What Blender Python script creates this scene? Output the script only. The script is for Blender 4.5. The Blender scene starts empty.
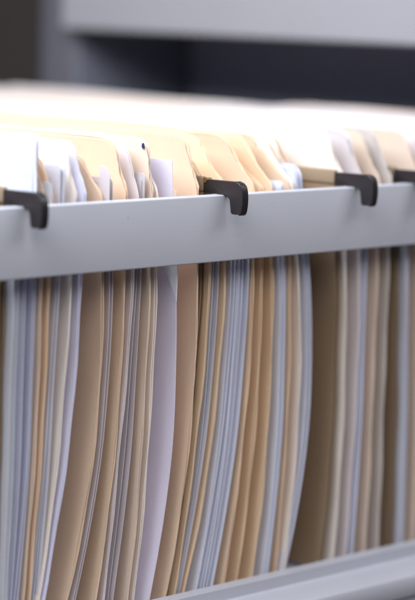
import bpy, bmesh, math, random
from mathutils import Matrix, Vector
random.seed(7)
S = bpy.context.scene
COL = S.collection
MM = 0.001
PI = math.pi

# ------------------------------------------------------------------ materials
def new_mat(name):
    m = bpy.data.materials.new(name); m.use_nodes = True
    nt = m.node_tree; b = nt.nodes['Principled BSDF']
    return m, nt, b

def paper_mat(name, c, rough=0.75, var=0.16, bump=0.22, speck=0.0, trans=0.0, objvar=0.06):
    """paper or card: mottled fibre colour, per-object shift of tone, faint bump"""
    m, nt, b = new_mat(name)
    N, L = nt.nodes, nt.links
    tc = N.new('ShaderNodeTexCoord')
    n1 = N.new('ShaderNodeTexNoise'); n1.inputs['Scale'].default_value = 14; n1.inputs['Detail'].default_value = 5
    n2 = N.new('ShaderNodeTexNoise'); n2.inputs['Scale'].default_value = 900; n2.inputs['Detail'].default_value = 2
    mp = N.new('ShaderNodeMapping'); mp.inputs['Scale'].default_value = (1, 1, 0.35)
    L.new(tc.outputs['Object'], mp.inputs['Vector'])
    L.new(mp.outputs['Vector'], n1.inputs['Vector']); L.new(tc.outputs['Object'], n2.inputs['Vector'])
    oi = N.new('ShaderNodeObjectInfo')
    hs = N.new('ShaderNodeHueSaturation'); hs.inputs['Color'].default_value = (*c, 1)
    v = N.new('ShaderNodeMath'); v.operation = 'MULTIPLY_ADD'
    v.inputs[1].default_value = 2 * objvar; v.inputs[2].default_value = 1 - objvar
    L.new(oi.outputs['Random'], v.inputs[0])
    a = N.new('ShaderNodeMath'); a.operation = 'MULTIPLY_ADD'
    a.inputs[1].default_value = var * 2; a.inputs[2].default_value = -var
    L.new(n1.outputs['Fac'], a.inputs[0])
    a2 = N.new('ShaderNodeMath'); a2.operation = 'MULTIPLY_ADD'; a2.inputs[1].default_value = 0.13
    L.new(n2.outputs['Fac'], a2.inputs[0]); L.new(a.outputs[0], a2.inputs[2])
    a3 = N.new('ShaderNodeMath'); a3.operation = 'ADD'
    L.new(a2.outputs[0], a3.inputs[0]); L.new(v.outputs[0], a3.inputs[1])
    L.new(a3.outputs[0], hs.inputs['Value'])
    L.new(hs.outputs['Color'], b.inputs['Base Color'])
    b.inputs['Roughness'].default_value = rough
    b.inputs['Specular IOR Level'].default_value = 0.25
    bp = N.new('ShaderNodeBump'); bp.inputs['Strength'].default_value = bump; bp.inputs['Distance'].default_value = 0.0015
    L.new(n1.outputs['Fac'], bp.inputs['Height']); L.new(bp.outputs['Normal'], b.inputs['Normal'])
    if trans > 0:
        out = N['Material Output']
        t = N.new('ShaderNodeBsdfTranslucent'); L.new(hs.outputs['Color'], t.inputs['Color'])
        mx = N.new('ShaderNodeMixShader'); mx.inputs[0].default_value = trans
        L.new(b.outputs[0], mx.inputs[1]); L.new(t.outputs[0], mx.inputs[2]); L.new(mx.outputs[0], out.inputs['Surface'])
    return m

def solid_mat(name, c, rough=0.5, metal=0.0, grain=0.05, gs=60, bump=0.05, spec=0.5, coat=0.0):
    m, nt, b = new_mat(name)
    N, L = nt.nodes, nt.links
    tc = N.new('ShaderNodeTexCoord')
    n1 = N.new('ShaderNodeTexNoise'); n1.inputs['Scale'].default_value = gs; n1.inputs['Detail'].default_value = 6
    L.new(tc.outputs['Object'], n1.inputs['Vector'])
    r = N.new('ShaderNodeMapRange'); r.inputs['To Min'].default_value = 1 - grain; r.inputs['To Max'].default_value = 1 + grain
    L.new(n1.outputs['Fac'], r.inputs['Value'])
    hs = N.new('ShaderNodeHueSaturation'); hs.inputs['Color'].default_value = (*c, 1)
    L.new(r.outputs[0], hs.inputs['Value']); L.new(hs.outputs['Color'], b.inputs['Base Color'])
    n2 = N.new('ShaderNodeTexNoise'); n2.inputs['Scale'].default_value = gs * 25
    L.new(tc.outputs['Object'], n2.inputs['Vector'])
    r2 = N.new('ShaderNodeMapRange'); r2.inputs['To Min'].default_value = rough * 0.85; r2.inputs['To Max'].default_value = min(1, rough * 1.2)
    L.new(n1.outputs['Fac'], r2.inputs['Value']); L.new(r2.outputs[0], b.inputs['Roughness'])
    bp = N.new('ShaderNodeBump'); bp.inputs['Strength'].default_value = bump; bp.inputs['Distance'].default_value = 0.0003
    L.new(n2.outputs['Fac'], bp.inputs['Height']); L.new(bp.outputs['Normal'], b.inputs['Normal'])
    b.inputs['Metallic'].default_value = metal; b.inputs['Specular IOR Level'].default_value = spec
    b.inputs['Coat Weight'].default_value = coat
    return m

def scuff(m):
    """sparse dust specks and faint rub marks on enamel"""
    nt = m.node_tree; N, L = nt.nodes, nt.links; b = N['Principled BSDF']
    src = b.inputs['Base Color'].links[0].from_socket
    tc = N.new('ShaderNodeTexCoord')
    mx = N.new('ShaderNodeMix'); mx.data_type = 'RGBA'; mx.inputs[7].default_value = (0.2, 0.2, 0.22, 1)
    s1 = N.new('ShaderNodeTexNoise'); s1.inputs['Scale'].default_value = 260; s1.inputs['Detail'].default_value = 3
    L.new(tc.outputs['Object'], s1.inputs['Vector'])
    mp = N.new('ShaderNodeMapping'); mp.inputs['Scale'].default_value = (18, 18, 420); mp.inputs['Rotation'].default_value = (0, 0.12, 0)
    L.new(tc.outputs['Object'], mp.inputs['Vector'])
    s2 = N.new('ShaderNodeTexNoise'); s2.inputs['Scale'].default_value = 1.6; s2.inputs['Detail'].default_value = 2
    L.new(mp.outputs['Vector'], s2.inputs['Vector'])
    r1 = N.new('ShaderNodeMapRange'); r1.inputs['From Min'].default_value = 0.70; r1.inputs['From Max'].default_value = 0.78; r1.inputs['To Max'].default_value = 0.45
    r2 = N.new('ShaderNodeMapRange'); r2.inputs['From Min'].default_value = 0.66; r2.inputs['From Max'].default_value = 0.80; r2.inputs['To Max'].default_value = 0.25
    L.new(s1.outputs['Fac'], r1.inputs['Value']); L.new(s2.outputs['Fac'], r2.inputs['Value'])
    ad = N.new('ShaderNodeMath'); ad.operation = 'MAXIMUM'
    L.new(r1.outputs[0], ad.inputs[0]); L.new(r2.outputs[0], ad.inputs[1])
    L.new(ad.outputs[0], mx.inputs[0]); L.new(src, mx.inputs[6]); L.new(mx.outputs[2], b.inputs['Base Color'])
    return m

MAT = {
    'manila': paper_mat('manila_card', (0.78, 0.585, 0.42)),
    'golden': paper_mat('golden_card', (0.80, 0.60, 0.41)),
    'tan':    paper_mat('tan_card', (0.76, 0.61, 0.49)),
    'cream':  paper_mat('cream_card', (0.84, 0.76, 0.69)),
    'lavf':   paper_mat('lavender_card', (0.70, 0.69, 0.83)),
    'pinkf':  paper_mat('pinkish_card', (0.70, 0.63, 0.63)),
    'grey2':  paper_mat('greyish_card', (0.62, 0.56, 0.52)),
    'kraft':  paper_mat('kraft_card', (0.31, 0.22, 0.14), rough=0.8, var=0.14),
    'white':  paper_mat('white_paper', (0.78, 0.80, 0.86), trans=0.1),
    'lav':    paper_mat('lavender_paper', (0.70, 0.71, 0.83), trans=0.1),
    'lilac':  paper_mat('lilac_paper', (0.74, 0.70, 0.83)),
    'grey':   paper_mat('grey_paper', (0.68, 0.67, 0.74), trans=0.1),
    'pink':   paper_mat('pinkish_paper', (0.68, 0.62, 0.64), trans=0.1),
    'blue':   paper_mat('bluish_paper', (0.72, 0.735, 0.83), trans=0.1),
    'ink':    solid_mat('blue_ink', (0.015, 0.022, 0.10), 0.6),
    'paint':  solid_mat('grey_enamel', (0.50, 0.505, 0.555), 0.42, grain=0.06, gs=14, bump=0.12, spec=0.4),
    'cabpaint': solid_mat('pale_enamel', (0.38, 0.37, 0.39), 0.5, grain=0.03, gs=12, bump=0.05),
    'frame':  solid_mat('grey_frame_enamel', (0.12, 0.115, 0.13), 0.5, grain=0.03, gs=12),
    'dark':   solid_mat('dark_interior_steel', (0.40, 0.41, 0.48), 0.6, grain=0.1, gs=10),  # interior steel, toned lighter to lift the shade in the gap
    'darkside': solid_mat('dark_side_steel', (0.17, 0.175, 0.21), 0.7, grain=0.1, gs=10),  # darker copy of the interior steel, the gap's shade put into its colour
    'plastic': solid_mat('black_plastic', (0.020, 0.016, 0.018), 0.33, grain=0.15, gs=120, bump=0.25, spec=0.5),
    'brass':  solid_mat('brass', (0.55, 0.42, 0.22), 0.3, metal=1.0),
    'steel':  solid_mat('steel', (0.5, 0.5, 0.5), 0.3, metal=1.0),
    'wall':   solid_mat('room_wall_paint', (0.17, 0.14, 0.125), 0.9, grain=0.08, gs=3),
    'floor':  solid_mat('floor_vinyl', (0.16, 0.14, 0.13), 0.6, grain=0.1, gs=5),
}

scuff(MAT['paint'])

# ------------------------------------------------------------------ helpers (all lengths in millimetres)
def link_mesh(name, verts, faces, mat, parent=None, smooth=True):
    me = bpy.data.meshes.new(name)
    me.from_pydata([(x*MM, y*MM, z*MM) for x, y, z in verts], [], faces)
    me.materials.append(MAT[mat])
    if smooth:
        for p in me.polygons: p.use_smooth = True
        me.set_sharp_from_angle(angle=math.radians(40))
    o = bpy.data.objects.new(name, me); COL.objects.link(o)
    if parent: o.parent = parent
    return o

def tag(o, label, cat=None, group=None, kind=None):
    if label: o['label'] = label
    if cat: o['category'] = cat
    if group: o['group'] = group
    if kind: o['kind'] = kind
    return o

def thing(name, label, cat, loc=(0, 0, 0), group=None):
    o = bpy.data.objects.new(name, None); COL.objects.link(o)
    o.empty_display_size = 0.02
    o.location = [c*MM for c in loc]
    return tag(o, label, cat, group)

def boxes(name, bs, mat, parent=None, bevel=0.8, seg=3):
    """one mesh of several boxes, each (x0,x1,y0,y1,z0,z1)"""
    bm = bmesh.new()
    for x0, x1, y0, y1, z0, z1 in bs:
        r = bmesh.ops.create_cube(bm, size=1)
        for v in r['verts']:
            v.co = Vector(((x0+x1)/2+v.co.x*(x1-x0), (y0+y1)/2+v.co.y*(y1-y0), (z0+z1)/2+v.co.z*(z1-z0)))
    if bevel:
        bmesh.ops.bevel(bm, geom=bm.edges[:], offset=bevel, segments=seg, affect='EDGES', profile=0.5)
    bmesh.ops.scale(bm, vec=(MM, MM, MM), verts=bm.verts[:])
    me = bpy.data.meshes.new(name); bm.to_mesh(me); bm.free()
    me.materials.append(MAT[mat])
    for p in me.polygons: p.use_smooth = True
    me.set_sharp_from_angle(angle=math.radians(35))
    o = bpy.data.objects.new(name, me); COL.objects.link(o)
    if parent: o.parent = parent
    return o

def extrude_yz(polys, name, mat, parent=None, bevel=0.5):
    """prisms: list of (outline in (y,z), x0, x1) joined into one mesh with softened edges"""
    bm = bmesh.new()
    for pts, x0, x1 in polys:
        a = [bm.verts.new((x0, y, z)) for y, z in pts]
        b = [bm.verts.new((x1, y, z)) for y, z in pts]
        n = len(pts)
        caps = [bm.faces.new(a[::-1]), bm.faces.new(b)]
        for i in range(n):
            bm.faces.new((a[i], a[(i+1) % n], b[(i+1) % n], b[i]))
        if bevel:
            es = list({e for f in caps for e in f.edges})
            bmesh.ops.bevel(bm, geom=es, offset=bevel, segments=3, affect='EDGES', profile=0.5)
    bmesh.ops.recalc_face_normals(bm, faces=bm.faces[:])
    bmesh.ops.scale(bm, vec=(MM, MM, MM), verts=bm.verts[:])
    me = bpy.data.meshes.new(name); bm.to_mesh(me); bm.free()
    me.materials.append(MAT[mat])
    for p in me.polygons: p.use_smooth = True
    me.set_sharp_from_angle(angle=math.radians(32))
    o = bpy.data.objects.new(name, me); COL.objects.link(o)
    if parent: o.parent = parent
    return o

OG = [(-999, 0), (1, 0), (4, .05), (7, .20), (10, .36), (15, .60), (20, .76), (24.5, .92), (27.5, 1.12), (29.6, 1.5), (30.8, 2.0), (31.4, 2.9), (31.5, 3.8)]
def ogee(z, H, Sl):
    """how far the front edge of a tab has stepped back at height z"""
    zz = z*31.5/H if H > 0 else -1
    for (a, va), (b, vb) in zip(OG, OG[1:]):
        if zz <= b:
            f = (zz-a)/(b-a) if a > -900 else 1
            v = va+(vb-va)*max(0, f)
            break
    else: v = OG[-1][1]
    base = min(v, 1.0)*Sl + max(0, v-1.0)*(7.0)
    return base

def zrows(zb, H, n=16):
    lo = [zb + (0-zb)*i/n for i in range(n)]
    if H <= 2: return lo + [H]
    hi = [H*f for f in (0, .06, .13, .2, .27, .34, .42, .5, .58, .66, .73, .8, .855, .9, .935, .96, .978, .99, 1)]
    return lo + hi

def curve_x(x3, xt):
    x0, x1, x2 = x3
    s = (xt-x0)/45
    def f(z):
        if z > -45:
            return x0 + s*(z+45) if z < 0 else xt + s*0.8*z
        # quadratic through (-45,x0) (-135,x1) (-225,x2)
        u = (z+135)/90
        return x1 + (x0-x2)/2*u + ((x0+x2)/2-x1)*u*u
    return f

def sheet_geo(V, F, fx, zb, H, Sl, y0, yb, t, rnd, wave=1.0, straight=False, chip=0.42, cr=3.0, dogear=None):
    """add one sheet (with thickness t in x) whose front edge follows fx(z)"""
    zs = zrows(zb, H)
    ph1, ph2 = rnd.uniform(0, 6.28), rnd.uniform(0, 6.28)
    curl = rnd.uniform(-1.6, 2.2)*wave; tilt = rnd.uniform(-0.012, 0.006)
    ys = (0, .012, .03, .07, .14, .3, .55, .8, 1.0)
    base = len(V); nr, nc = len(zs), len(ys)
    for side in (0, 1):
        for z in zs:
            if straight:
                d = H-z
                e = cr-math.sqrt(max(0, cr*cr-(cr-d)**2)) if d < cr else 0
            else: e = ogee(z, H, Sl)
            e += chip*(math.sin(z*0.31+ph1)+0.6*math.sin(z*0.83+ph2))
            ya = y0+e
            for u in ys:
                y = ya+(yb-ya)*u
                w = wave*(math.sin((y-y0)/47+ph1)-math.sin(ph1))*0.9 + wave*0.5*math.sin(z/38+ph2)*min(1, (y-y0)/60)
                if z > 0: w += curl*(z/32.0)**2*math.exp(-(y-ya)/35.0)
                w += 0.35*math.sin(z/21+ph1)*math.exp(-(y-ya)/50.0)
                top = (0.5*math.sin(y/29+ph2)+tilt*(y-y0)) if z > 0.8*H else 0
                V.append((fx(z)+w+side*t, y, z+top))
    def ix(s, r, c): return base+s*nr*nc+r*nc+c
    for r in range(nr-1):
        for c in range(nc-1):
            F.append((ix(0, r, c), ix(0, r+1, c), ix(0, r+1, c+1), ix(0, r, c+1)))
            F.append((ix(1, r, c), ix(1, r, c+1), ix(1, r+1, c+1), ix(1, r+1, c)))
        F.append((ix(0, r, 0), ix(1, r, 0), ix(1, r+1, 0), ix(0, r+1, 0)))
        F.append((ix(0, r, nc-1), ix(0, r+1, nc-1), ix(1, r+1, nc-1), ix(1, r, nc-1)))
    for c in range(nc-1):
        F.append((ix(0, nr-1, c), ix(1, nr-1, c), ix(1, nr-1, c+1), ix(0, nr-1, c+1)))
        F.append((ix(0, 0, c), ix(0, 0, c+1), ix(1, 0, c+1), ix(1, 0, c)))

def make_folder(label, x3, xt, H, Sl, y0, mat, rnd, zb=-246, yb=336, gap=1.6, group='card folders standing in the front row', wave=1.0):
    """a folded card folder: front leaf and taller back leaf with its tab"""
    t = thing('card_folder', label, 'folder', (xt, y0, zb), group)
    ox, oy, oz = xt, y0, zb
    for name, dx, dH, dy in (('back_leaf', 0.0, 0, 0), ('front_leaf', -gap, -rnd.uniform(0.4, 1.8), rnd.uniform(0.1, 0.8))):
        V, F = [], []
        fx = curve_x(x3, xt)
        sq = rnd.uniform(0.5, 1.0)
        g = (lambda z, fx=fx, dx=dx, sq=sq: fx(z)+dx*(1 if z < 0 else 1+0.02*z)*(sq+(1-sq)*min(1, max(0, (z+230)/230))))
        sheet_geo(V, F, g, zb, max(H+dH, 4), Sl+rnd.uniform(-0.5, 1), y0+dy, yb, 0.55, rnd, wave=wave)
        V = [(x-ox, y-oy, z-oz) for x, y, z in V]
        link_mesh(name, V, F, mat, t)
    return t

def make_papers(label, x3, xt, H, y0, mat, n, width, rnd, zb=-245, yb=325, jit=1.0, cr=2.5, topj=3.0):
    """a bundle of loose sheets held upright, each sheet with its own edge"""
    V, F = [], []
    pitch = width/max(1, n)
    wv = rnd.uniform(-0.3, 0.3)
    for k in range(n):
        off = -k*pitch
        amp = rnd.uniform(-0.35, 0.35)*pitch*2
        phs = rnd.uniform(0, 6.28)
        fx0 = curve_x(x3, xt)
        g = (lambda z, off=off, amp=amp, phs=phs, fx0=fx0: fx0(z)+off+amp*math.sin(z/55+phs))
        st = rnd.getstate(); rr = random.Random(11)
        sheet_geo(V, F, g, zb, H-(rnd.uniform(0, topj) if k else 0), 0, y0+(rnd.uniform(-0.4, 2.2)*jit if k else 0), yb-rnd.uniform(0, 6),
                  min(0.45, pitch*0.5) if n > 4 else 0.5, rr, wave=0.8, straight=True, chip=0.06, cr=cr)
    o = link_mesh('paper_bundle', [(x-xt, y-y0, z-zb) for x, y, z in V], F, mat)
    o.location = (xt*MM, y0*MM, zb*MM)
    return tag(o, label, 'papers', 'loose papers standing between the folders')

HOOK = [(17, 8.2), (-6, 8.4), (-10, 8.2), (-12.3, 7.2), (-14.0, 5.0), (-14.9, 1.5), (-15.1, -3), (-14.7, -7), (-13.9, -9.8), (-12.6, -10.6), (-7.4, -10.7),
        (-6.2, -10.0), (-5.5, -6), (-4.9, -2.8), (-4.0, -0.9), (-2.4, 0.05), (-0.3, 0.25), (17, 0.25)]
LIP = [(-9.5, 8.75), (-12.5, 7.8), (-14.5, 5.4), (-15.5, 1.6), (-15.7, -3), (-15.3, -7.2), (-14.4, -10.4), (-13.2, -11.1), (-12.6, -10.4), (-13.4, -6.6), (-13.7, -3), (-13.4, 1.2), (-12.3, 4.2), (-10.6, 6.2), (-9.0, 7.2)]

def smooth(pts, keep):
    """closed Catmull-Rom through the outline; the points in keep stay sharp"""
    out = []; n = len(pts)
    for i in range(n):
        p0, p1, p2, p3 = pts[i-1], pts[i], pts[(i+1) % n], pts[(i+2) % n]
        out.append(p1)
        if i in keep or (i+1) % n in keep: continue
        for t in (0.33, 0.67):
            out.append(tuple(0.5*(2*b+(c-a)*t+(2*a-5*b+4*c-d)*t*t+(3*b-a-3*c+d)*t**3) for a, b, c, d in zip(p0, p1, p2, p3)))
    return out
HOOK = smooth(HOOK, (0, 17)); LIP = smooth(LIP, (0, 14))
def make_hanging(label, x3, hx, y0, rnd, rivet=False):
    t = thing('hanging_folder', label, 'hanging folder', (hx, 0, 0), 'hanging folders hooked on the drawer rail')
    fx = curve_x(x3, hx)
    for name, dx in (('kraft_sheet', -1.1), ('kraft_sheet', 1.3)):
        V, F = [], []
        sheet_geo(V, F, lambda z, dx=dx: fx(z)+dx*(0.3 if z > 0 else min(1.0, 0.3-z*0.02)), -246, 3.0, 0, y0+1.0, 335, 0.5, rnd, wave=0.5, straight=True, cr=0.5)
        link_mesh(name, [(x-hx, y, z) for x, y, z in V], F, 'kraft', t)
    boxes('top_strip', [(-1.5, 1.5, y0+0.3, 336, 0.6, 9.6)], 'kraftlight', t, bevel=1.0)
    boxes('hanger_bar', [(-0.9, 0.9, 12.5, 336.5, 1.5, 8.0)], 'steel', t, bevel=0.3)
    extrude_yz([(HOOK, -1.9, 1.9), (LIP, -2.5, 2.5)], 'hook', 'plastic', t)
    Lr = 338.0
    extrude_yz([([(Lr-y, z) for y, z in HOOK], -1.9, 1.9), ([(Lr-y, z) for y, z in LIP], -2.5, 2.5)], 'hook', 'plastic', t)
    # small brass rivet that holds the hook on its bar
    if not rivet: return t
    bm = bmesh.new()
    bmesh.ops.create_cone(bm, cap_ends=True, segments=20, radius1=1.6*MM, radius2=1.3*MM, depth=4.9*MM,
                          matrix=Matrix.Translation((0, 15.2*MM, 7.8*MM)) @ Matrix.Rotation(PI/2, 4, 'Y'))
    me = bpy.data.meshes.new('rivet'); bm.to_mesh(me); bm.free(); me.materials.append(MAT['brass'])
    r = bpy.data.objects.new('rivet', me); COL.objects.link(r); r.parent = t
    return t
MAT['kraftlight'] = paper_mat('kraft_top_fold', (0.28, 0.205, 0.135), rough=0.8)

# ------------------------------------------------------------------ front row, in order from left to right
# (x at 45, 135 and 225 mm below the rail, kind, paper, tab height, tab slope, inset, sheets, label)
ITEMS = [
    (-157.5, -153.8, -154.1, 'hang', 'kraft', 0, 0, 16, 0,
     'dark brown hanging folder on the leftmost black hook'),   # top -160.4
    (-150.7, -151.4, -153.1, 'paper', 'white', 10, 0, 13, 3,
     'bright white papers directly right of the leftmost dark hanging folder, a pale wedge'),   # top -150.6
    (-143.9, -144.6, -149.6, 'paper', 'lav', 10, 0, 14, 3,
     'bluish papers between the white wedge and the tall pale papers at the left'),   # top -144.6
    (-135.6, -137.0, -143.5, 'paper', 'lav', 38, 0, 15, 2,
     'tall pale papers standing up right behind the leftmost hook'),   # top -136.2
    (-130.3, -132.4, -138.9, 'folder', 'tan', 33, 10, 15, 0,
     'narrow beige folder with a dark blue ink streak on its rounded tab'),   # top -130.4
    (-124.3, -127.8, -134.2, 'folder', 'manila', 26, 9, 15, 0,
     'narrow tan folder with a low tab, directly right of the ink streaked one'),   # top -123.2
    (-116.7, -120.9, -128.9, 'paper', 'grey', 22, 0, 15, 3,
     'grey white papers between the narrow tan folder and the creamy white folder at the left'),   # top -115.5
    (-108.4, -114.9, -127.8, 'folder', 'cream', 33, 8, 14, 0,
     'creamy white folder with a steep rounded tab, directly left of the pale lavender folder'),   # top -106.7
    (-101.6, -108.8, -125.1, 'folder', 'lavf', 33, 10, 13, 0,
     'pale lavender folder directly left of the two wide golden strips at lower left'),   # top -100.3
    (-84.4, -87.1, -104.7, 'folder', 'manila', 24, 14, 14, 0,
     'wide golden manila folder with a low tab, left one of the two at lower left'),   # top -86.8
    (-76.3, -79.7, -97.1, 'paper', 'pink', 12, 0, 15, 2,
     'thin pinkish papers squeezed between the two wide golden folders at lower left'),   # top -78.1
    (-66.7, -70.2, -81.7, 'folder', 'manila', 34, 9, 14, 0,
     'manila folder with a broad cream tab, right one of the two at lower left'),   # top -66.9
    (-60.0, -66.1, -76.0, 'folder', 'pinkf', 33, 10, 14, 0,
     'pinkish grey folder directly right of the broad cream tab'),   # top -57.9
    (-52.6, -57.7, -67.5, 'paper', 'pink', 14, 0, 15, 2,
     'light pinkish papers between the pinkish grey folder and the folder with a blue ink dot'),   # top -51.2
    (-46.3, -49.0, -56.2, 'folder', 'tan', 33, 5, 14, 0,
     'manila folder with a small blue ink dot at the corner of its tab'),   # top -46.1
    (-40.5, -42.2, -49.9, 'folder', 'cream', 33, 13, 15, 0,
     'thin cream folder between the blue dotted tab and the lavender square of paper'),   # top -41.2
    (-26.3, -25.5, -37.5, 'paper', 'lilac', 21, 0, 13, 1,
     'lavender papers whose square corner stands above the rail, left of the middle hook'),   # top -30.0
    (-7.4, -9.6, -23.3, 'folder', 'manila', 34, 9, 13, 0,
     'wide manila folder with a steep rounded tab touching the middle hook from the left'),   # top -9.1
    (4.2, -1.6, -15.6, 'hang', 'kraft', 0, 0, 17, 0,
     'hanging folder on the sharp black hook in the middle of the rail'),   # top 5.1
    (4.5, -1.3, -15.3, 'folder', 'golden', 22, 20, 14, 0,
     'golden folder with a pale worn edge, directly right of the middle hanging folder'),   # top 5.4
    (11.4, 6.9, -8.4, 'paper', 'grey', 3, 0, 15, 2,
     'thin grey papers between two narrow golden folders below the middle hook'),   # top 11.0
    (18.4, 13.4, -4.2, 'folder', 'golden', 33, 22, 15, 0,
     'narrow golden folder directly left of the thick fanned bluish bundle'),   # top 17.7
    (37.7, 33.6, 18.7, 'paper', 'blue', -4, 0, 14, 10,
     'thick fanned bundle of bluish white papers below and right of the middle hook'),   # top 37.1
    (42.0, 39.5, 27.3, 'folder', 'manila', 33, 23, 14, 0,
     'manila folder directly right of the thick fanned bluish bundle'),   # top 40.8
    (51.1, 50.3, 40.7, 'folder', 'golden', 20, 20, 15, 0,
     'golden folder second to the right of the thick fanned bluish bundle'),   # top 49.3
    (60.7, 62.0, 53.7, 'folder', 'golden', 33, 22, 15, 0,
     'golden brown folder directly left of the slim bluish papers, third past the fanned bundle'),   # top 57.7
    (70.4, 73.5, 67.2, 'paper', 'blue', 5, 0, 14, 4,
     'slim bluish papers between a golden brown folder and a narrow tan folder'),   # top 66.5
    (76.3, 79.1, 74.3, 'folder', 'manila', 31, 26, 15, 0,
     'narrow tan folder second to the left of the bulging white bundle'),   # top 73.0
    (82.7, 88.5, 81.6, 'folder', 'cream', 29, 22, 14, 0,
     'cream folder with a low sloping tab, directly left of the bulging white bundle'),   # top 76.6
    (92.3, 99.1, 86.0, 'paper', 'blue', 15, 0, 14, 7,
     'bulging bundle of white papers left of the wide dark brown hanging folder'),   # top 84.0
    (123.0, 125.7, 120.8, 'hang', 'kraft', 0, 0, 16, 0,
     'wide dark brown hanging folder with a kraft top strip, right of the bulging white bundle'),   # top 119.7
    (129.6, 132.9, 130.3, 'folder', 'cream', 35, 14, 15, 0,
     'cream folder with a wide pale top, directly right of the wide dark brown hanging folder'),   # top 126.5
    (142.8, 144.0, 140.9, 'folder', 'pinkf', 34, 10, 14, 0,
     'pale greyish folder, second to the right of the wide dark brown hanging folder'),   # top 141.1
    (148.9, 150.0, 147.5, 'paper', 'lav', 6, 0, 14, 2,
     'thin bluish papers between the pale greyish folder and a pair of tan folders'),   # top 147.5
    (160.1, 160.8, 159.7, 'folder', 'tan', 33, 14, 14, 0,
     'tan folder, left one of the pair before the rightmost hook'),   # top 159.3
    (171.5, 171.8, 172.0, 'folder', 'grey2', 33, 14, 14, 0,
     'pale grey tan folder, right one of the pair before the rightmost hook'),   # top 171.3
    (183.3, 186.9, 188.8, 'hang', 'kraft', 0, 0, 16, 0,
     'dark brown hanging folder on the rightmost hook, cut off by the picture edge'),   # top 181.1
    (190.9, 195.5, 198.4, 'paper', 'blue', 4, 0, 14, 4,
     'greyish blue papers right of the rightmost dark brown hanging folder'),   # top 188.2
    (203.5, 207.6, 209.1, 'folder', 'tan', 32, 14, 14, 0,
     'tan folder at the right picture edge, beyond the greyish blue papers'),   # top 200.8
]
HX = [-157.0, 0.8, 119.3, 177.8]
hi = 0
prev = None
placed = {}
for k, (a, b, c, kind, mat, H, Sl, y0, n, label) in enumerate(ITEMS):
    rnd = random.Random(100+k)
    # straighten on towards the rail
    u = ((a+c)/2-b)/8100.0
    slope = (a-c)/180.0 + 2*u*90
    xt = a+45*slope
    if kind == 'hang':
        xt = HX[hi]; hi += 1
        if hi == 1: a, b, c = -158.4, -158.0, -160.5
        if hi == 2: a, b, c = a-2.6, b-2.8, c-2.8
        o = make_hanging(label, (a, b, c), xt, y0, rnd, rivet=(hi == 2))
    elif kind == 'folder':
        g = min(0.9, (a-prev)*0.3)
        o = make_folder(label, (a, b, c), xt, H, Sl, y0, mat, rnd, gap=g, wave=0.5)
    else:
        w = (a-prev)*(0.55 if n < 10 else 0.8)
        o = make_papers(label, (a, b, c), xt, H, y0, mat, n, w, rnd, jit=1.0 if n < 10 else 1.6, cr=0.8 if mat == 'lilac' else (9.0 if H > 14 and n > 5 else 3.0))
    placed[k] = (o, a, xt, y0)
    prev = a

for xx, yy, HH, SS, mm, ll in (
        (97.0, 34, 27, 15, 'tan', 'tan rounded tab set back behind the bulging white bundle, leftmost of three'),
        (104.0, 39, 32, 17, 'cream', 'cream rounded tab set back behind the bulging white bundle, middle of three'),
        (111.5, 42, 30, 16, 'manila', 'manila rounded tab ending at the kraft strip of the hook right of the middle one')):
    make_folder(ll, (xx+3, xx+4, xx-2), xx, HH, SS, yy, mm, random.Random(int(xx)), wave=0.4)

def patch(name, pts, x, mat, parent, t=0.25):
    o = extrude_yz([(pts, x-t, x)], name, mat, None, bevel=0)
    o.parent = parent
    o.location = -parent.location
    return o
# dark blue ink marks on the tabs of two folders
f5 = placed[4]
patch('ink_mark', [(26, 14), (27.4, 13), (27.6, 20), (26.8, 26.5), (25.0, 27), (24.8, 20)], f5[2]-2.2, 'ink', f5[0])
f15 = placed[14]
patch('ink_mark', [(20.2, 27.4), (21.4, 27.0), (22.2, 28.6), (21.8, 30.2), (20.6, 30.6), (19.8, 29.2)], f15[2]-1.9, 'ink', f15[0])

lp = next(v for kk, v in placed.items() if 'lavender papers' in ITEMS[kk][9])
patch('folded_corner', [(29, -34), (10.9, -34), (10.7, -50), (10.9, -62.5), (15, -54), (22, -43)], lp[2]+3.0, 'white', lp[0], t=0.5)
# a folded white slip that stands up behind the leftmost hook
V, F = [], []
sheet_geo(V, F, lambda z: -138.6-0.02*z, -30, 38, 0, 12.5, 23, 0.4, random.Random(3), wave=0.2, straight=True, chip=0.2, cr=2)
sl = link_mesh('paper_slip', [(x+138.6, y-12, z+30) for x, y, z in V], F, 'white'); sl.location = (-0.1386, 0.012, -0.030)
tag(sl, 'bright upright white paper slip standing just behind the leftmost black hook', 'paper slip')

# torn corners of paper peeping above the rail
def scrap(x, pts, mat, label):
    o = extrude_yz([(pts, 0, 0.35)], 'paper_scrap', mat, bevel=0)
    o.location = (x*MM, 0, 0)
    return tag(o, label, 'paper scrap', 'torn paper corners above the rail')
scrap(-30.8, [(10, -30), (10, 2.5), (17, 5.5), (25, 4.2), (25, -30)], 'tan', 'small tan torn paper corner at the foot of the lavender paper square')
scrap(-126.0, [(13, -30), (13.5, 10), (19, 11.5), (24, 10), (24, -30)], 'white', 'small whitish paper corner low between the leftmost rounded tabs')
scrap(-83.0, [(12, -30), (12, 14), (15, 18), (20, 19), (22, -30)], 'pink', 'small pinkish paper corner left of the broad cream tab')

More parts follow.
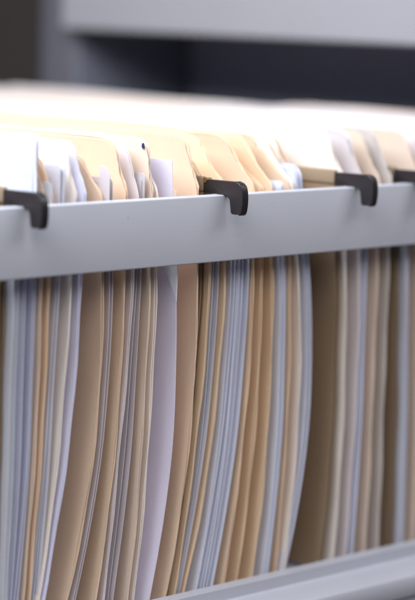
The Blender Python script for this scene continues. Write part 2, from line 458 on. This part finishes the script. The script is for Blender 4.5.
# ------------------------------------------------------------------ the rest of the files: prototypes, then copies
protos = []
rp = random.Random(55)
for q, (mat, H, Sl) in enumerate([('cream', 32, 12), ('tan', 31, 16), ('cream', 29, 8), ('pinkf', 33, 14), ('pinkf', 30, 18), ('lavf', 31, 6)]):
    protos.append(make_folder('', (0, 0, 0), 0, H-2, Sl, 14, mat, rp, gap=0.9, group=None, wave=1.2))
def copy_folder(src, x, y, lean, yaw, label, group, used=[set()], dz=0):
    if src.name not in used[0]:
        r = src; used[0].add(src.name)
    else:
        r = src.copy(); COL.objects.link(r)
        for ch in src.children:
            c = ch.copy(); COL.objects.link(c); c.parent = r
    r.location = (x*MM, y*MM, (-246+dz)*MM)
    r.rotation_euler = (0, lean, yaw)
    r['label'] = label; r['category'] = 'folder'; r['group'] = group
    return r
x = -250.0
while x < -175:
    copy_folder(rp.choice(protos), x, 14+rp.uniform(-1, 3), rp.uniform(-0.004, 0.004), 0.0,
                'pale folder at the left picture edge, left of the leftmost hook', 'folders left of the leftmost hook')
    x += 8.5
x = 213.0
while x < 452:
    copy_folder(rp.choice(protos), x, 14+rp.uniform(-1, 3), rp.uniform(-0.02, 0.02), rp.uniform(-0.008, 0.008),
                'pale blurred folder of the front row beyond the right hooks, toward the cabinet',
                'blurred folders of the front row toward the cabinet')
    x += rp.uniform(7.0, 11.0)
x = -60.0
while x < 456:
    copy_folder(rp.choice(protos), x, 677+rp.uniform(-2, 2), rp.uniform(-0.02, 0.02), PI+rp.uniform(-0.008, 0.008),
                'pale folder seen as a blurred top edge in the rear row before the cabinet',
                'blurred folders of the rear row', dz=-2.5+rp.uniform(-1.5, 1.5))
    x += rp.uniform(8.0, 12.0)

# ------------------------------------------------------------------ the drawer
dr = thing('file_drawer', 'open light grey metal file drawer with a flat top rail, packed with folders', 'drawer', (0, 0, 0))
boxes('top_rail', [(-349.7, 462, 0, 8, -39.4, 0)], 'paint', dr, bevel=0.9)
boxes('middle_rail', [(-349.7, 462, 338, 342.5, -30, 0)], 'paint', dr, bevel=0.9)
boxes('rear_rail', [(-349.7, 462, 712-98, 622, -39.4, 0)], 'paint', dr, bevel=0.9)
# lower side channel: short upright face, ledge with a rounded lip, recessed skirt
lower = [(0, -239.2), (0.2, -246.4), (-1.2, -247.4), (-26, -248.0), (-28.6, -248.8), (-29.6, -250.8), (-29.6, -260), (-28.8, -262), (-27, -262.6), (-26.8, -300), (-14, -300), (-14, -262), (10, -252), (10, -239.2)]
extrude_yz([(lower, -349.7, 462)], 'lower_rail', 'paint', dr, bevel=0)
boxes('base_panel', [(-349.7, 462, 10.3, 622, -256, -249)], 'paint', dr, bevel=0.5)
boxes('drawer_front', [(-372, -350, -20, 640, -300, 20)], 'cabpaint', dr, bevel=3)
boxes('drawer_back', [(462.3, 466, 10.3, 640, -255, 20)], 'paint', dr, bevel=0.5)

# ------------------------------------------------------------------ the cabinet behind
cb = thing('filing_cabinet', 'blurred pale grey metal cabinet behind the files, dark gap below its closed upper drawer', 'cabinet', (470, 300, -800))
def cpart(name, bs, mat, bevel=1.5):
    o = boxes(name, bs, mat, None, bevel); o.parent = cb; o.location = -cb.location; return o
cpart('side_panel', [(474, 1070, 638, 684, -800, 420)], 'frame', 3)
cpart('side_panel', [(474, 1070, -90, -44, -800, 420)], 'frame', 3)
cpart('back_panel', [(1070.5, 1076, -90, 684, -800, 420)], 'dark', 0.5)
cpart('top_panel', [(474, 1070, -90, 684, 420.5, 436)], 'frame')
cpart('inner_divider', [(500, 1069, -43.5, 637.5, 84, 90)], 'dark', 0.3)
cpart('gap_backing', [(620, 628, -39, 633, -300, 83)], 'dark', 0.3)  # added panel, set far forward so the gap catches more light
cpart('inner_floor', [(500, 1069, -43.5, 637.5, -320, -305)], 'dark', 0.3)
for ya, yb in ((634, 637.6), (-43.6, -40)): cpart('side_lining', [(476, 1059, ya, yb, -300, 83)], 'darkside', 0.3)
uf = cpart('upper_drawer_front', [(454, 474.5, -46, 636, 80, 416)], 'cabpaint', 3)
cpart('lower_drawer_front', [(454, 474.5, -46, 636, -790, -312)], 'cabpaint', 3)

# ------------------------------------------------------------------ room surfaces
w = boxes('wall', [(1500, 1560, -2500, 5000, -800, 2200)], 'wall', bevel=0); tag(w, None, None, None, 'structure')
f = boxes('floor', [(-2500, 1499, -2500, 5000, -860, -800)], 'floor', bevel=0); tag(f, None, None, None, 'structure')

# ------------------------------------------------------------------ light
def area(name, loc, target, size, power, color):
    l = bpy.data.lights.new(name, 'AREA'); l.shape = 'RECTANGLE'; l.size, l.size_y = size
    l.energy = power; l.color = color
    o = bpy.data.objects.new(name, l); COL.objects.link(o)
    o.location = loc
    o.rotation_euler = (Vector(target)-Vector(loc)).to_track_quat('-Z', 'Y').to_euler()
    return o
area('window_light', (-0.50, 0.22, 0.66), (0.02, 0.14, 0.0), (0.9, 0.6), 18.5, (0.84, 0.91, 1.0))
area('ceiling_light', (0.22, -0.55, 0.52), (0.05, 0.0, -0.02), (0.8, 0.4), 4.6, (0.93, 0.95, 1.0))
area('fill_light', (-1.1, -0.9, 1.05), (0.0, 0.0, 0.0), (1.3, 0.9), 11.5, (1.0, 0.96, 0.93))  # added fill from the front left, brightens the leftward folder faces
W = bpy.data.worlds.new('World'); S.world = W; W.use_nodes = True
bg = W.node_tree.nodes['Background']; bg.inputs['Color'].default_value = (0.62, 0.68, 0.85, 1); bg.inputs['Strength'].default_value = 0.16

# ------------------------------------------------------------------ camera
cam = bpy.data.cameras.new('camera'); co = bpy.data.objects.new('camera', cam); COL.objects.link(co)
co.matrix_world = Matrix(((0.691333, 0.072488, -0.718891, -1.026669), (-0.721901, 0.110990, -0.683037, -0.963872), (0.030277, 0.991174, 0.129060, 0.120691), (0, 0, 0, 1)))
cam.sensor_fit = 'VERTICAL'; cam.sensor_height = 36; cam.sensor_width = 36; cam.lens = 144
cam.clip_start = 0.05; cam.clip_end = 50
cam.dof.use_dof = True; cam.dof.focus_distance = 1.405; cam.dof.aperture_fstop = 4.5; cam.dof.aperture_blades = 0
S.camera = co
S.view_settings.view_transform = 'Standard'; S.view_settings.look = 'None'
S.view_settings.exposure = 0; S.view_settings.gamma = 1
S.cycles.max_bounces = 10; S.cycles.diffuse_bounces = 6
